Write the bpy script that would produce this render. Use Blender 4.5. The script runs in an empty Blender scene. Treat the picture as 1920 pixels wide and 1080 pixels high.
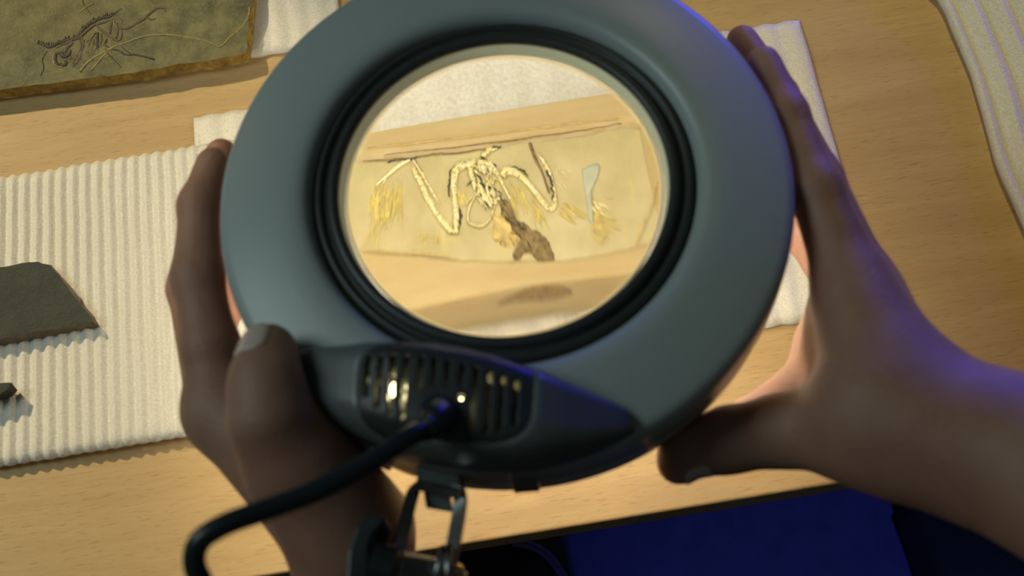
import bpy, bmesh, math, random
import numpy as np
from mathutils import Vector, noise as mnoise

random.seed(7)
rng = np.random.default_rng(7)
scene = bpy.context.scene
COL = scene.collection

# ------------------------------------------------------------------ camera
F = 2400.0                       # focal length in pixels of a 1920x1080 frame
TILT = math.radians(23.5)        # camera looks down, leaning away from the viewer
ROLL = math.radians(9.2)
DIST = 0.66                      # camera to table top along the view axis
V = np.array([0.0, math.sin(TILT), -math.cos(TILT)])
U0 = np.array([0.0, math.cos(TILT), math.sin(TILT)])
X0 = np.array([1.0, 0.0, 0.0])
RIGHT = X0 * math.cos(ROLL) - U0 * math.sin(ROLL)
UP = X0 * math.sin(ROLL) + U0 * math.cos(ROLL)
CAM = -V * DIST

cd = bpy.data.cameras.new('camera')
cam = bpy.data.objects.new('camera', cd)
COL.objects.link(cam)
cd.sensor_width = 36.0
cd.lens = F / 1920.0 * 36.0
cd.clip_start = 0.01
from mathutils import Matrix
M3 = Matrix(((RIGHT[0], UP[0], -V[0]), (RIGHT[1], UP[1], -V[1]), (RIGHT[2], UP[2], -V[2])))
cam.matrix_world = Matrix.Translation(Vector(CAM)) @ M3.to_4x4()
cd.dof.use_dof = True
cd.dof.focus_distance = 0.70
cd.dof.aperture_fstop = 7.5
scene.camera = cam


def ray(x, y):
    d = V + (x - 960.0) / F * RIGHT - (y - 540.0) / F * UP
    return d / np.linalg.norm(d)


def pz(x, y, z):
    """the point of the room seen at a place of the photograph, on the level z"""
    d = ray(x, y)
    return CAM + d * ((z - CAM[2]) / d[2])


def proj(p):
    q = np.asarray(p) - CAM
    w = q @ V
    return 960 + F * (q @ RIGHT) / w, 540 - F * (q @ UP) / w


# ------------------------------------------------------------------ light
world = bpy.data.worlds.new('room_light')
scene.world = world
world.use_nodes = True
bg = world.node_tree.nodes['Background']
bg.inputs[0].default_value = (0.72, 0.88, 0.86, 1)
bg.inputs[1].default_value = 0.03

scene.view_settings.view_transform = 'Standard'
scene.view_settings.look = 'None'
scene.view_settings.gamma = 1.0
scene.view_settings.use_curve_mapping = False
scene.view_settings.exposure = 0.0


def aim(o, loc, target):
    o.location = Vector(loc)
    o.rotation_euler = (Vector(target) - Vector(loc)).to_track_quat('-Z', 'Y').to_euler()


def area(name, loc, target, size, power, col):
    l = bpy.data.lights.new(name, 'AREA')
    l.shape = 'DISK'
    l.size = size
    l.energy = power
    l.color = col
    o = bpy.data.objects.new(name, l)
    COL.objects.link(o)
    aim(o, loc, target)
    return o


def spot(name, loc, target, angle, blend, power, col, rad):
    l = bpy.data.lights.new(name, 'SPOT')
    l.spot_size = math.radians(angle)
    l.spot_blend = blend
    l.energy = power
    l.color = col
    l.shadow_soft_size = rad
    o = bpy.data.objects.new(name, l)
    COL.objects.link(o)
    aim(o, loc, target)
    return o


# soft cool ceiling light, a warm spot from the far left, a blue stage light from the right
area('ceiling_softbox', (-0.80, 0.10, 0.98), (0, -0.02, 0.1), 0.5, 2.9, (0.80, 1.0, 0.97))
spot('warm_spot', (-1.15, 1.35, 1.45), (-0.28, 0.09, 0), 13.6, 0.5, 135, (1.0, 0.80, 0.46), 0.03)
spot('warm_spot_far', (0.75, 1.6, 1.3), (0.36, 0.16, 0), 22, 0.9, 66, (1.0, 0.80, 0.28), 0.05)
spot('blue_stage_light', (1.05, 1.5, 0.20), (0.315, -0.02, 0.1), 17.4, 0.12, 64, (0.06, 0.05, 1.0), 0.06)
spot('blue_seat_fill', (0.12, -1.2, 0.50), (0.16, -0.30, -0.3), 24, 0.6, 24, (0.10, 0.12, 1.0), 0.06)  # second blue lamp, added behind the camera to brighten seat and jacket


# ------------------------------------------------------------------ materials
class NT:
    def __init__(self, name):
        self.m = bpy.data.materials.new(name)
        self.m.use_nodes = True
        self.t = self.m.node_tree
        self.n = self.t.nodes
        self.b = self.n['Principled BSDF']

    def node(self, typ, **kw):
        n = self.n.new(typ)
        for k, v in kw.items():
            if isinstance(v, dict):
                continue
            setattr(n, k, v)
        return n

    def link(self, a, b):
        self.t.links.new(a, b)

    def coords(self, scale=(1, 1, 1), kind='Object'):
        tc = self.node('ShaderNodeTexCoord')
        mp = self.node('ShaderNodeMapping')
        mp.inputs['Scale'].default_value = scale
        self.link(tc.outputs[kind], mp.inputs['Vector'])
        return mp.outputs['Vector']

    def noise(self, vec, scale, detail=4, rough=0.55, dist=0.0):
        n = self.node('ShaderNodeTexNoise')
        n.inputs['Scale'].default_value = scale
        n.inputs['Detail'].default_value = detail
        n.inputs['Roughness'].default_value = rough
        n.inputs['Distortion'].default_value = dist
        self.link(vec, n.inputs['Vector'])
        return n.outputs['Fac']

    def ramp(self, fac, stops):
        r = self.node('ShaderNodeValToRGB')
        e = r.color_ramp.elements
        while len(e) < len(stops):
            e.new(0.5)
        for i, (p, c) in enumerate(stops):
            e[i].position = p
            e[i].color = (c[0], c[1], c[2], 1) if not np.isscalar(c) else (c, c, c, 1)
        self.link(fac, r.inputs['Fac'])
        return r.outputs['Color']

    def mix(self, fac, a, b, mode='MIX'):
        n = self.node('ShaderNodeMix', data_type='RGBA', blend_type=mode)
        for s, v in ((n.inputs[0], fac), (n.inputs[6], a), (n.inputs[7], b)):
            if hasattr(v, 'links') or hasattr(v, 'is_linked'):
                self.link(v, s)
            elif np.isscalar(v):
                s.default_value = v
            else:
                s.default_value = (v[0], v[1], v[2], 1)
        return n.outputs[2]

    def bump(self, height, strength, dist):
        n = self.node('ShaderNodeBump')
        n.inputs['Strength'].default_value = strength
        n.inputs['Distance'].default_value = dist
        self.link(height, n.inputs['Height'])
        self.link(n.outputs['Normal'], self.b.inputs['Normal'])

    def set(self, **kw):
        for k, v in kw.items():
            self.b.inputs[k.replace('_', ' ')].default_value = v
        return self


def plain(name, col, rough=0.5, metal=0.0, var=0.12, scale=300, bump=0.0, **kw):
    m = NT(name)
    v = m.coords()
    n = m.noise(v, scale)
    m.link(m.ramp(n, [(0.3, tuple(c * (1 - var) for c in col)), (0.7, tuple(min(1, c * (1 + var)) for c in col))]),
           m.b.inputs['Base Color'])
    m.set(Roughness=rough, Metallic=metal)
    if bump:
        m.bump(n, bump, 0.0005)
    for k, val in kw.items():
        m.b.inputs[k].default_value = val
    return m.m


def mat_wood():
    m = NT('beech_wood')
    v1 = m.coords((5, 40, 1))
    broad = m.noise(v1, 1.6, 5, 0.6, 0.6)
    v2 = m.coords((130, 1500, 1))
    fleck = m.noise(v2, 1.0, 2, 0.5)
    v3 = m.coords((18, 420, 1))
    fibre = m.noise(v3, 1.0, 4, 0.6, 0.3)
    c = m.ramp(broad, [(0.3, (0.49, 0.325, 0.145)), (0.7, (0.58, 0.41, 0.20))])
    c = m.mix(m.ramp(fibre, [(0.35, 0.0), (0.75, 0.42)]), c, (0.49, 0.30, 0.135))
    c = m.mix(m.ramp(fleck, [(0.59, 0.0), (0.71, 0.52)]), c, (0.30, 0.16, 0.06))
    m.link(c, m.b.inputs['Base Color'])
    m.set(Roughness=0.5)
    m.b.inputs['Specular IOR Level'].default_value = 0.25
    m.bump(fleck, 0.12, 0.0003)
    return m.m


def mat_foam():
    m = NT('white_foam')
    v = m.coords()
    n = m.noise(v, 900, 3, 0.6)
    b = m.noise(v, 20, 3, 0.5)
    c = m.ramp(n, [(0.3, (0.68, 0.65, 0.57)), (0.7, (0.90, 0.86, 0.78))])
    c = m.mix(m.ramp(b, [(0.4, 0.0), (0.8, 0.12)]), c, (0.7, 0.6, 0.45))
    m.link(c, m.b.inputs['Base Color'])
    m.set(Roughness=0.55)
    m.b.inputs['Sheen Weight'].default_value = 0.2
    m.bump(n, 0.55, 0.0006)
    return m.m


def mat_shale(name, c1, c2, c3, s=90):
    m = NT(name)
    v = m.coords()
    n = m.noise(v, s, 8, 0.68)
    n2 = m.noise(v, s * 0.22, 4, 0.6, 0.5)
    n3 = m.noise(v, s * 7, 3, 0.6)
    c = m.ramp(n, [(0.3, c1), (0.72, c2)])
    c = m.mix(m.ramp(n2, [(0.45, 0.0), (0.75, 0.7)]), c, c3)
    c = m.mix(m.ramp(n3, [(0.62, 0.0), (0.75, 0.4)]), c, tuple(min(1, x * 1.9) for x in c2))
    m.link(c, m.b.inputs['Base Color'])
    m.set(Roughness=0.72)
    m.bump(m.mix(0.5, n, n3), 0.75, 0.0012)
    return m.m


def mat_skin():
    m = NT('skin')
    v = m.coords()
    n = m.noise(v, 60, 4, 0.6)
    n2 = m.noise(v, 700, 4, 0.6)
    n3 = m.noise(v, 25, 2, 0.5)
    c = m.ramp(n, [(0.3, (0.36, 0.190, 0.130)), (0.7, (0.43, 0.24, 0.17))])
    c = m.mix(m.ramp(n3, [(0.45, 0.0), (0.7, 0.45)]), c, (0.37, 0.16, 0.115))
    m.link(c, m.b.inputs['Base Color'])
    m.set(Roughness=0.5)
    m.b.inputs['Subsurface Weight'].default_value = 0.4
    m.b.inputs['Subsurface Radius'].default_value = (1.0, 0.32, 0.15)
    m.b.inputs['Subsurface Scale'].default_value = 0.0055
    m.bump(n2, 0.55, 0.0008)
    return m.m


def mat_resin():
    m = NT('honey_resin')
    v = m.coords()
    n = m.noise(v, 60, 6, 0.65, 0.4)
    n2 = m.noise(v, 420, 4, 0.6)
    v3 = m.coords((160, 40, 40))
    n3 = m.noise(v3, 1.5, 5, 0.7, 1.0)
    c = m.ramp(n, [(0.3, (0.43, 0.36, 0.175)), (0.7, (0.54, 0.465, 0.265))])
    c = m.mix(m.ramp(n3, [(0.55, 0.0), (0.75, 0.55)]), c, (0.68, 0.54, 0.16))
    c = m.mix(m.ramp(n2, [(0.6, 0.0), (0.8, 0.3)]), c, (0.42, 0.28, 0.09))
    m.link(c, m.b.inputs['Base Color'])
    m.set(Roughness=0.32)
    m.bump(n2, 0.15, 0.0004)
    return m.m


def mat_resin_rim():
    m = NT('smooth_resin')
    v = m.coords((8, 60, 60))
    n = m.noise(v, 3, 5, 0.6)
    m.link(m.ramp(n, [(0.3, (0.50, 0.38, 0.18)), (0.7, (0.57, 0.45, 0.25))]), m.b.inputs['Base Color'])
    m.set(Roughness=0.25)
    m.b.inputs['Subsurface Weight'].default_value = 0.6
    m.b.inputs['Subsurface Radius'].default_value = (1.0, 0.7, 0.35)
    m.b.inputs['Subsurface Scale'].default_value = 0.006
    return m.m


def mat_bone():
    m = NT('fossil_bone')
    v = m.coords()
    n = m.noise(v, 1300, 4, 0.7)
    n2 = m.noise(v, 260, 3, 0.6)
    c = m.ramp(n2, [(0.3, (0.74, 0.62, 0.24)), (0.7, (0.84, 0.76, 0.46))])
    c = m.mix(m.ramp(n, [(0.53, 0.0), (0.63, 0.85)]), c, (0.10, 0.085, 0.05))
    m.link(c, m.b.inputs['Base Color'])
    m.set(Roughness=0.4)
    m.bump(n, 0.5, 0.0006)
    return m.m


def mat_glass():
    m = NT('lens_glass')
    n = m.noise(m.coords(), 40)
    m.link(m.ramp(n, [(0, (0.985, 0.99, 0.98)), (1, (1.0, 1.0, 0.995))]), m.b.inputs['Base Color'])
    m.set(Roughness=0.0, IOR=1.5)
    m.b.inputs['Transmission Weight'].default_value = 1.0
    return m.m


def mat_emit(name, col, strength):
    m = NT(name)
    n = m.noise(m.coords(), 60)
    m.link(m.ramp(n, [(0.2, tuple(c * 0.96 for c in col)), (0.8, col)]), m.b.inputs['Emission Color'])
    m.b.inputs['Emission Strength'].default_value = strength
    m.b.inputs['Base Color'].default_value = (0.8, 0.8, 0.75, 1)
    return m.m


WOOD = mat_wood()
FOAM = mat_foam()
SKIN = mat_skin()
RESIN = mat_resin()
RESIN_RIM = mat_resin_rim()
BONE = mat_bone()
GLASS = mat_glass()
ENAMEL = plain('grey_enamel', (0.42, 0.47, 0.455), 0.36, 0.0, 0.03, 900, 0.10)
BOXGREY = plain('dark_grey_enamel', (0.125, 0.142, 0.138), 0.32, 0.0, 0.05, 900, 0.1)
BLACK = plain('black_rubber', (0.042, 0.047, 0.045), 0.42, 0.0, 0.1, 400)
VENT = plain('black_plastic', (0.030, 0.035, 0.033), 0.45, 0.0, 0.08, 500)
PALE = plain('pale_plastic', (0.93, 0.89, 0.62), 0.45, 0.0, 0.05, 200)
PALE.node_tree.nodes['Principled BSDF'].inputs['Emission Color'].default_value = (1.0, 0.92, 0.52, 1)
PALE.node_tree.nodes['Principled BSDF'].inputs['Emission Strength'].default_value = 0.11   # added glow in place of light reaching the holder through the lens
STEEL = plain('brushed_steel', (0.46, 0.47, 0.46), 0.33, 1.0, 0.08, 500)
BRASS = plain('brass', (0.80, 0.60, 0.26), 0.3, 1.0, 0.05, 500)
CABLE = plain('cable_rubber', (0.014, 0.020, 0.022), 0.34, 0.0, 0.1, 300)
RING_LIGHT = mat_emit('ring_diffuser', (1.0, 0.90, 0.69), 9.7)
GLOW = mat_emit('inner_glow', (1.0, 0.85, 0.42), 14.0)
DIMGLOW = mat_emit('inner_dim_glow', (0.9, 0.70, 0.22), 0.12)
SHALE_OLIVE = mat_shale('olive_shale', (0.058, 0.060, 0.029), (0.235, 0.222, 0.100), (0.18, 0.145, 0.045))
SHALE_GREY = mat_shale('grey_shale', (0.022, 0.026, 0.020), (0.050, 0.055, 0.040), (0.055, 0.050, 0.034))
GOLD_ROCK = mat_shale('golden_rock_edge', (0.20, 0.11, 0.02), (0.58, 0.42, 0.10), (0.12, 0.06, 0.015), 200)
BROWN_ROCK = mat_shale('brown_rock_edge', (0.16, 0.12, 0.08), (0.34, 0.27, 0.18), (0.12, 0.10, 0.07), 200)
RELIEF = mat_shale('skeleton_relief', (0.10, 0.075, 0.045), (0.24, 0.19, 0.11), (0.14, 0.10, 0.07), 400)
RELIEF_DARK = plain('dark_relief', (0.050, 0.045, 0.030), 0.7, 0, 0.4, 500)
VEIN = plain('yellow_vein', (0.27, 0.22, 0.075), 0.7, 0, 0.3, 500)
FEATHER = plain('feather_yellow', (0.62, 0.49, 0.14), 0.5, 0, 0.15, 700)
FEATHER_PALE = plain('feather_pale', (0.80, 0.70, 0.40), 0.5, 0, 0.15, 700)
GREYBONE = plain('pale_grey_patch', (0.44, 0.45, 0.34), 0.5, 0, 0.08, 300)
TAIL = mat_shale('brown_tissue', (0.10, 0.06, 0.02), (0.50, 0.36, 0.16), (0.16, 0.10, 0.04), 700)
OCHRE = plain('ochre_stain', (0.56, 0.41, 0.15), 0.5, 0, 0.25, 400)
TAIL_REFRACTED = plain('refracted_tail_brown', (0.30, 0.20, 0.08), 0.4, 0, 0.3, 500)
NAIL = plain('nail', (0.66, 0.50, 0.45), 0.22, 0, 0.04, 200)
FLOOR = plain('dark_floor', (0.05, 0.038, 0.03), 0.7, 0, 0.2, 20)
BLUE_PANEL = plain('dark_blue_panel', (0.10, 0.115, 0.17), 0.6, 0, 0.1, 60)
BAG = plain('black_bag_cloth', (0.014, 0.022, 0.015), 0.75, 0, 0.25, 500, 0.3)
JACKET = plain('dark_brown_cloth', (0.055, 0.038, 0.040), 0.85, 0, 0.2, 800, 0.4)
ZIP = plain('zip_tape', (0.16, 0.14, 0.30), 0.5, 0, 0.1, 500)

# ------------------------------------------------------------------ object helpers
OFF = {}


def tag(o, label=None, cat=None, group=None, kind=None):
    if label: o['label'] = label
    if cat: o['category'] = cat
    if group: o['group'] = group
    if kind: o['kind'] = kind
    return o


def empty(name, loc):
    o = bpy.data.objects.new(name, None)
    o.location = Vector(loc)
    o.empty_display_size = 0.02
    COL.objects.link(o)
    OFF[o.name] = np.array(loc, float)
    return o


def mk(name, verts, faces, mat, parent=None, smooth=True, mats=None, midx=None, recalc=True):
    verts = np.asarray(verts, float)
    off = np.zeros(3)
    if parent is not None:
        off = OFF[parent.name]
        loc = None
    else:
        c = (verts.min(0) + verts.max(0)) / 2
        off = np.array([c[0], c[1], verts[:, 2].min()])
    me = bpy.data.meshes.new(name)
    me.from_pydata((verts - off).tolist(), [], [tuple(int(i) for i in f) for f in faces])
    if recalc:
        bm = bmesh.new()
        bm.from_mesh(me)
        bmesh.ops.recalc_face_normals(bm, faces=bm.faces)
        bm.to_mesh(me)
        bm.free()
    for mm in (mats or [mat]):
        me.materials.append(mm)
    if midx is not None:
        me.polygons.foreach_set('material_index', np.asarray(midx, dtype=np.int32))
    me.polygons.foreach_set('use_smooth', [smooth] * len(me.polygons))
    me.update()
    o = bpy.data.objects.new(name, me)
    COL.objects.link(o)
    if parent is not None:
        o.parent = parent
    else:
        o.location = Vector(off)
    OFF[o.name] = off
    return o


def revolve(profile, center, seg=160, closed=True):
    pr = np.asarray(profile, float)
    n = len(pr)
    vs, fs = [], []
    for k in range(seg):
        a = 2 * math.pi * k / seg
        for r, z in pr:
            vs.append((center[0] + r * math.cos(a), center[1] + r * math.sin(a), center[2] + z))
    for k in range(seg):
        k2 = (k + 1) % seg
        for i in range(n if closed else n - 1):
            j = (i + 1) % n
            fs.append((k * n + i, k2 * n + i, k2 * n + j, k * n + j))
    return vs, fs


def catmull(pts, per=8):
    p = np.asarray(pts, float)
    if len(p) < 3:
        t = np.linspace(0, 1, per + 1)[:, None]
        return p[0] * (1 - t) + p[1] * t
    q = np.vstack([2 * p[0] - p[1], p, 2 * p[-1] - p[-2]])
    out = []
    for i in range(1, len(q) - 2):
        for k in range(per):
            t = k / per
            a, b, c, d = q[i - 1], q[i], q[i + 1], q[i + 2]
            out.append(0.5 * ((2 * b) + (-a + c) * t + (2 * a - 5 * b + 4 * c - d) * t * t + (-a + 3 * b - 3 * c + d) * t ** 3))
    out.append(p[-1])
    return np.array(out)


def tube(path, radii, seg=12, flat=None, up=(0, 0, 1)):
    """round tube along path; flat squashes it along `up`"""
    path = np.asarray(path, float)
    n = len(path)
    radii = np.interp(np.linspace(0, 1, n), np.linspace(0, 1, len(np.atleast_1d(radii))), np.atleast_1d(radii))
    tan = np.gradient(path, axis=0)
    tan /= np.linalg.norm(tan, axis=1)[:, None] + 1e-12
    vs, fs = [], []
    prev = None
    for i in range(n):
        t = tan[i]
        if flat is not None:
            s = np.cross(t, up)
        elif prev is None:
            s = np.cross(t, (0, 0, 1) if abs(t[2]) < 0.9 else (1, 0, 0))
        else:
            s = prev - t * (prev @ t)
        s /= np.linalg.norm(s) + 1e-12
        prev = s
        w = np.cross(s, t)
        for k in range(seg):
            a = 2 * math.pi * k / seg
            vs.append(path[i] + radii[i] * (math.cos(a) * s + math.sin(a) * w * (flat if flat is not None else 1)))
    for i in range(n - 1):
        for k in range(seg):
            k2 = (k + 1) % seg
            fs.append((i * seg + k, i * seg + k2, (i + 1) * seg + k2, (i + 1) * seg + k))
    fs.append(tuple(range(seg))[::-1])
    fs.append(tuple((n - 1) * seg + k for k in range(seg)))
    return vs, fs


def join(parts):
    vs, fs = [], []
    for v, f in parts:
        o = len(vs)
        vs += [tuple(p) for p in v]
        fs += [tuple(i + o for i in q) for q in f]
    return vs, fs


def box(p0, p1):
    x0, y0, z0 = p0
    x1, y1, z1 = p1
    v = [(x0, y0, z0), (x1, y0, z0), (x1, y1, z0), (x0, y1, z0), (x0, y0, z1), (x1, y0, z1), (x1, y1, z1), (x0, y1, z1)]
    f = [(0, 3, 2, 1), (4, 5, 6, 7), (0, 1, 5, 4), (1, 2, 6, 5), (2, 3, 7, 6), (3, 0, 4, 7)]
    return v, f


def bevel(o, w, seg=2):
    m = o.modifiers.new('bevel', 'BEVEL')
    m.width = w
    m.segments = seg
    m.limit_method = 'ANGLE'
    return o


def fn(x, y, z=0.0, s=1.0):
    return mnoise.noise(Vector((x * s, y * s, z)))


# ------------------------------------------------------------------ structure: table and what is below it
edgeA, edgeB = pz(790, 1030, 0), pz(1640, 897, 0)
YE = (edgeA[1] + edgeB[1]) / 2                       # front edge of the table top
v, f = box((-0.62, YE, -0.018), (0.62, 0.75, 0.0))
legs = [box((sx * 0.57 - 0.025, sy - 0.025, -0.74), (sx * 0.57 + 0.025, sy + 0.025, -0.0182)) for sx in (-1, 1) for sy in (YE + 0.09, 0.68)]
table = empty('table', (0, 0.3, -0.74))
tag(table, 'pale beech table with straight front edge under all the fossils', 'table')
top = mk('table_top', v, f, WOOD, table, smooth=False)
bevel(top, 0.0015, 3)
for lv, lf in legs:
    bevel(mk('leg', lv, lf, STEEL, table, smooth=False), 0.004)

v, f = box((-3, -3, -0.78), (3, 3, -0.74))
tag(mk('floor', v, f, FLOOR, None, False), 'dark brown floor below the table', 'floor', kind='structure')

# ------------------------------------------------------------------ foam sheets


def foam(name, x0, x1, y0, y1, zb, pitch, amp, thick, label, left=None, lift=None, phase=0.0, soft=0.0):
    nx = int((x1 - x0) / pitch * 10)
    ny = 40
    vs, fs = [], []
    for j in range(ny + 1):
        tj = j / ny
        y = y0 + (y1 - y0) * tj
        xl = left(y) if left else x0
        for i in range(nx + 1):
            ti = i / nx
            x = xl + (x1 - xl) * ti
            xr = (x0 + (x1 - x0) * ti) if not left else x
            ph = 2 * math.pi * (x - (xl if left else 0)) / pitch + phase + soft * fn(x, y, 3, 25)
            w = 0.5 + 0.5 * math.cos(ph)
            w = w ** 0.75
            ed = min(1.0, min(ti, 1 - ti) * (x1 - xl) / 0.002, min(tj, 1 - tj) * (y1 - y0) / 0.0015)
            z = zb + thick * (0.55 + 0.45 * math.sqrt(max(0, ed))) + amp * w * (0.6 + 0.4 * ed)
            z += 0.0006 * fn(x, y, 1, 30) + (lift(x, y) if lift else 0)
            yy = y + (0.0006 * fn(x, y, 9, 60) + 0.0006 * w) * (1 if tj == 1 else (-1 if tj == 0 else 0))
            vs.append((x + 0.0004 * fn(x, y, 5, 60), yy, z))
    n = nx + 1
    for j in range(ny):
        for i in range(nx):
            fs.append((j * n + i, j * n + i + 1, (j + 1) * n + i + 1, (j + 1) * n + i))
    # skirt to the underside
    ringi = [i for i in range(n)] + [j * n + nx for j in range(1, ny + 1)] + [ny * n + i for i in range(nx - 1, -1, -1)] + [j * n for j in range(ny - 1, 0, -1)]
    b0 = len(vs)
    for r in ringi:
        p = vs[r]
        vs.append((p[0], p[1], zb + (lift(p[0], p[1]) if lift else 0)))
    m = len(ringi)
    for k in range(m):
        fs.append((ringi[k], b0 + k, b0 + (k + 1) % m, ringi[(k + 1) % m]))
    if not lift:
        fs.append(tuple(b0 + k for k in range(m)))
    o = mk(name, vs, fs, FOAM)
    return tag(o, label, 'foam sheet', 'white packing foam sheets')


# sheet in the middle (under the resin plate)
a = pz(360, 212, 0.004)
b = pz(1500, 38, 0.004)
c = pz(1490, 602, 0.004)
mid_x0, mid_x1, mid_y1, mid_y0 = a[0], b[0] + 0.0005, (a[1] + b[1]) / 2, c[1]
foam('foam_sheet', mid_x0, mid_x1, mid_y0, mid_y1, 0.0002, 0.0125, 0.0010, 0.0022,
     'white wavy foam sheet under the lamp, its right corner beside the fingertips', soft=1.2)
# sheet at the left
a = pz(0, 332, 0.006)
b = pz(425, 264, 0.006)
c = pz(350, 815, 0.006)
yl1 = (a[1] + b[1]) / 2
foam('foam_sheet', a[0] - 0.10, pz(470, 420, 0.006)[0], c[1], yl1, 0.0036, 0.00665, 0.0019, 0.0018,
     'large finely ribbed white foam sheet at the left, under the dark grey stones')
LEFT_TOP = 0.0036 + 0.0018 + 0.0019
# sheet under the olive slab
a = pz(505, 96, 0.004)
foam('foam_sheet', -0.50, pz(640, 60, 0.004)[0], a[1], 0.33, 0.0002, 0.012, 0.0008, 0.0024,
     'white foam sheet partly covered by the olive fossil slab at the upper left', soft=1.0)
# curling sheet at the right
ra = [pz(1768, -4, 0.006), pz(1828, 140, 0.006), pz(1872, 300, 0.006), pz(1921, 412, 0.006), pz(1990, 560, 0.006)]
ra = sorted(ra, key=lambda p: p[1])
ys_, xs_ = [p[1] for p in ra], [p[0] for p in ra]


def rleft(y):
    if y > ys_[-1]:
        return xs_[-1] - (y - ys_[-1]) * 0.50
    return float(np.interp(y, ys_, xs_))


foam('foam_sheet', 0.2, 0.56, ys_[0], 0.36, 0.0002, 0.0145, 0.0035, 0.0026,
     'loosely rippled white foam sheet with a curved edge at the far right, lit blue', left=rleft)

# ------------------------------------------------------------------ stones


def slab(name, outline, z0, z1, mats, seed, rough=0.0012, sub=6, slope=0.0008, parent=None, chip=0.0):
    """flat stone: outline in table coordinates, ragged rim, side faces in a second material"""
    r = random.Random(seed)
    pts = []
    n = len(outline)
    for i in range(n):
        p, q = np.array(outline[i]), np.array(outline[(i + 1) % n])
        for k in range(sub):
            pts.append(p + (q - p) * k / sub)
    pts = np.array(pts)
    cen = pts.mean(0)
    m = len(pts)
    layers = [(z0, 1.0), (z0 + (z1 - z0) * 0.3, 1.2), (z0 + (z1 - z0) * 0.62, 0.5), (z1 - 0.0008, 0.9), (z1, 0.0)]
    vs, fs, mi = [], [], []
    for li, (z, w) in enumerate(layers):
        for i, p in enumerate(pts):
            d = p - cen
            d = d / (np.linalg.norm(d) + 1e-9)
            o = rough * (fn(p[0], p[1], seed + li * 0.35, 160) * 1.2 + fn(p[0], p[1], seed, 45))
            out = slope * (len(layers) - 1 - li) + (r.uniform(-chip, chip) if 0 < li < 4 else 0)
            q = p + d * (o + out)
            vs.append((q[0], q[1], z))
    for li in range(len(layers) - 1):
        for i in range(m):
            j = (i + 1) % m
            fs.append((li * m + i, li * m + j, (li + 1) * m + j, (li + 1) * m + i))
            mi.append(1)
    b = (len(layers) - 1) * m
    # inner rings for a slightly uneven top
    rings = [b]
    for s in (0.93, 0.8, 0.6, 0.35):
        st = len(vs)
        for i in range(m):
            p = cen + (np.array(vs[b + i][:2]) - cen) * s
            vs.append((p[0], p[1], z1 + 0.0005 * fn(p[0], p[1], seed + 2, 70)))
        for i in range(m):
            j = (i + 1) % m
            fs.append((rings[-1] + i, rings[-1] + j, st + j, st + i))
            mi.append(0)
        rings.append(st)
    vs.append((cen[0], cen[1], z1))
    for i in range(m):
        fs.append((rings[-1] + i, rings[-1] + (i + 1) % m, len(vs) - 1))
        mi.append(0)
    fs.append(tuple(range(m))[::-1])
    mi.append(1)
    return vs, fs, mi


ZS = 0.0118
outl = [(-60, 176), (15, 166), (60, 160), (110, 154), (160, 147), (230, 138), (300, 127), (358, 117), (400, 112), (440, 104), (463, 96),
        (465, 70), (467, 45), (470, 15), (474, -20), (480, -60), (485, -110), (-60, -40)]
out_t = [pz(x, y, ZS)[:2] for x, y in outl]
fossil = empty('fossil_slab', (np.mean([p[0] for p in out_t]), np.mean([p[1] for p in out_t]), 0.0035))
tag(fossil, 'olive-grey shale slab with a small skeleton and golden broken front edge, upper left', 'fossil slab')
v, f, mi = slab('body', out_t, 0.0034, ZS, None, 3, 0.0012, 6, 0.0002, chip=0.0008)
mk('slab_body', v, f, None, fossil, False, [SHALE_OLIVE, GOLD_ROCK], mi)


def relief(name, pl, w, mat, z, parent, scale=1 / 5.4, off=(0, 0), flat=0.5, jit=0.0, n=5, mapper=None):
    pts = []
    for p in pl:
        x, y = p[0] * scale + off[0], p[1] * scale + off[1]
        q = mapper(x, y) if mapper else pz(x, y, z)
        pts.append((q[0], q[1], z))
    path = catmull(pts, n)
    if jit:
        path[:, :2] += rng.normal(0, jit, path[:, :2].shape)
    wt = np.atleast_1d(w) / 2
    return tube(path, wt, 8, flat)


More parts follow.
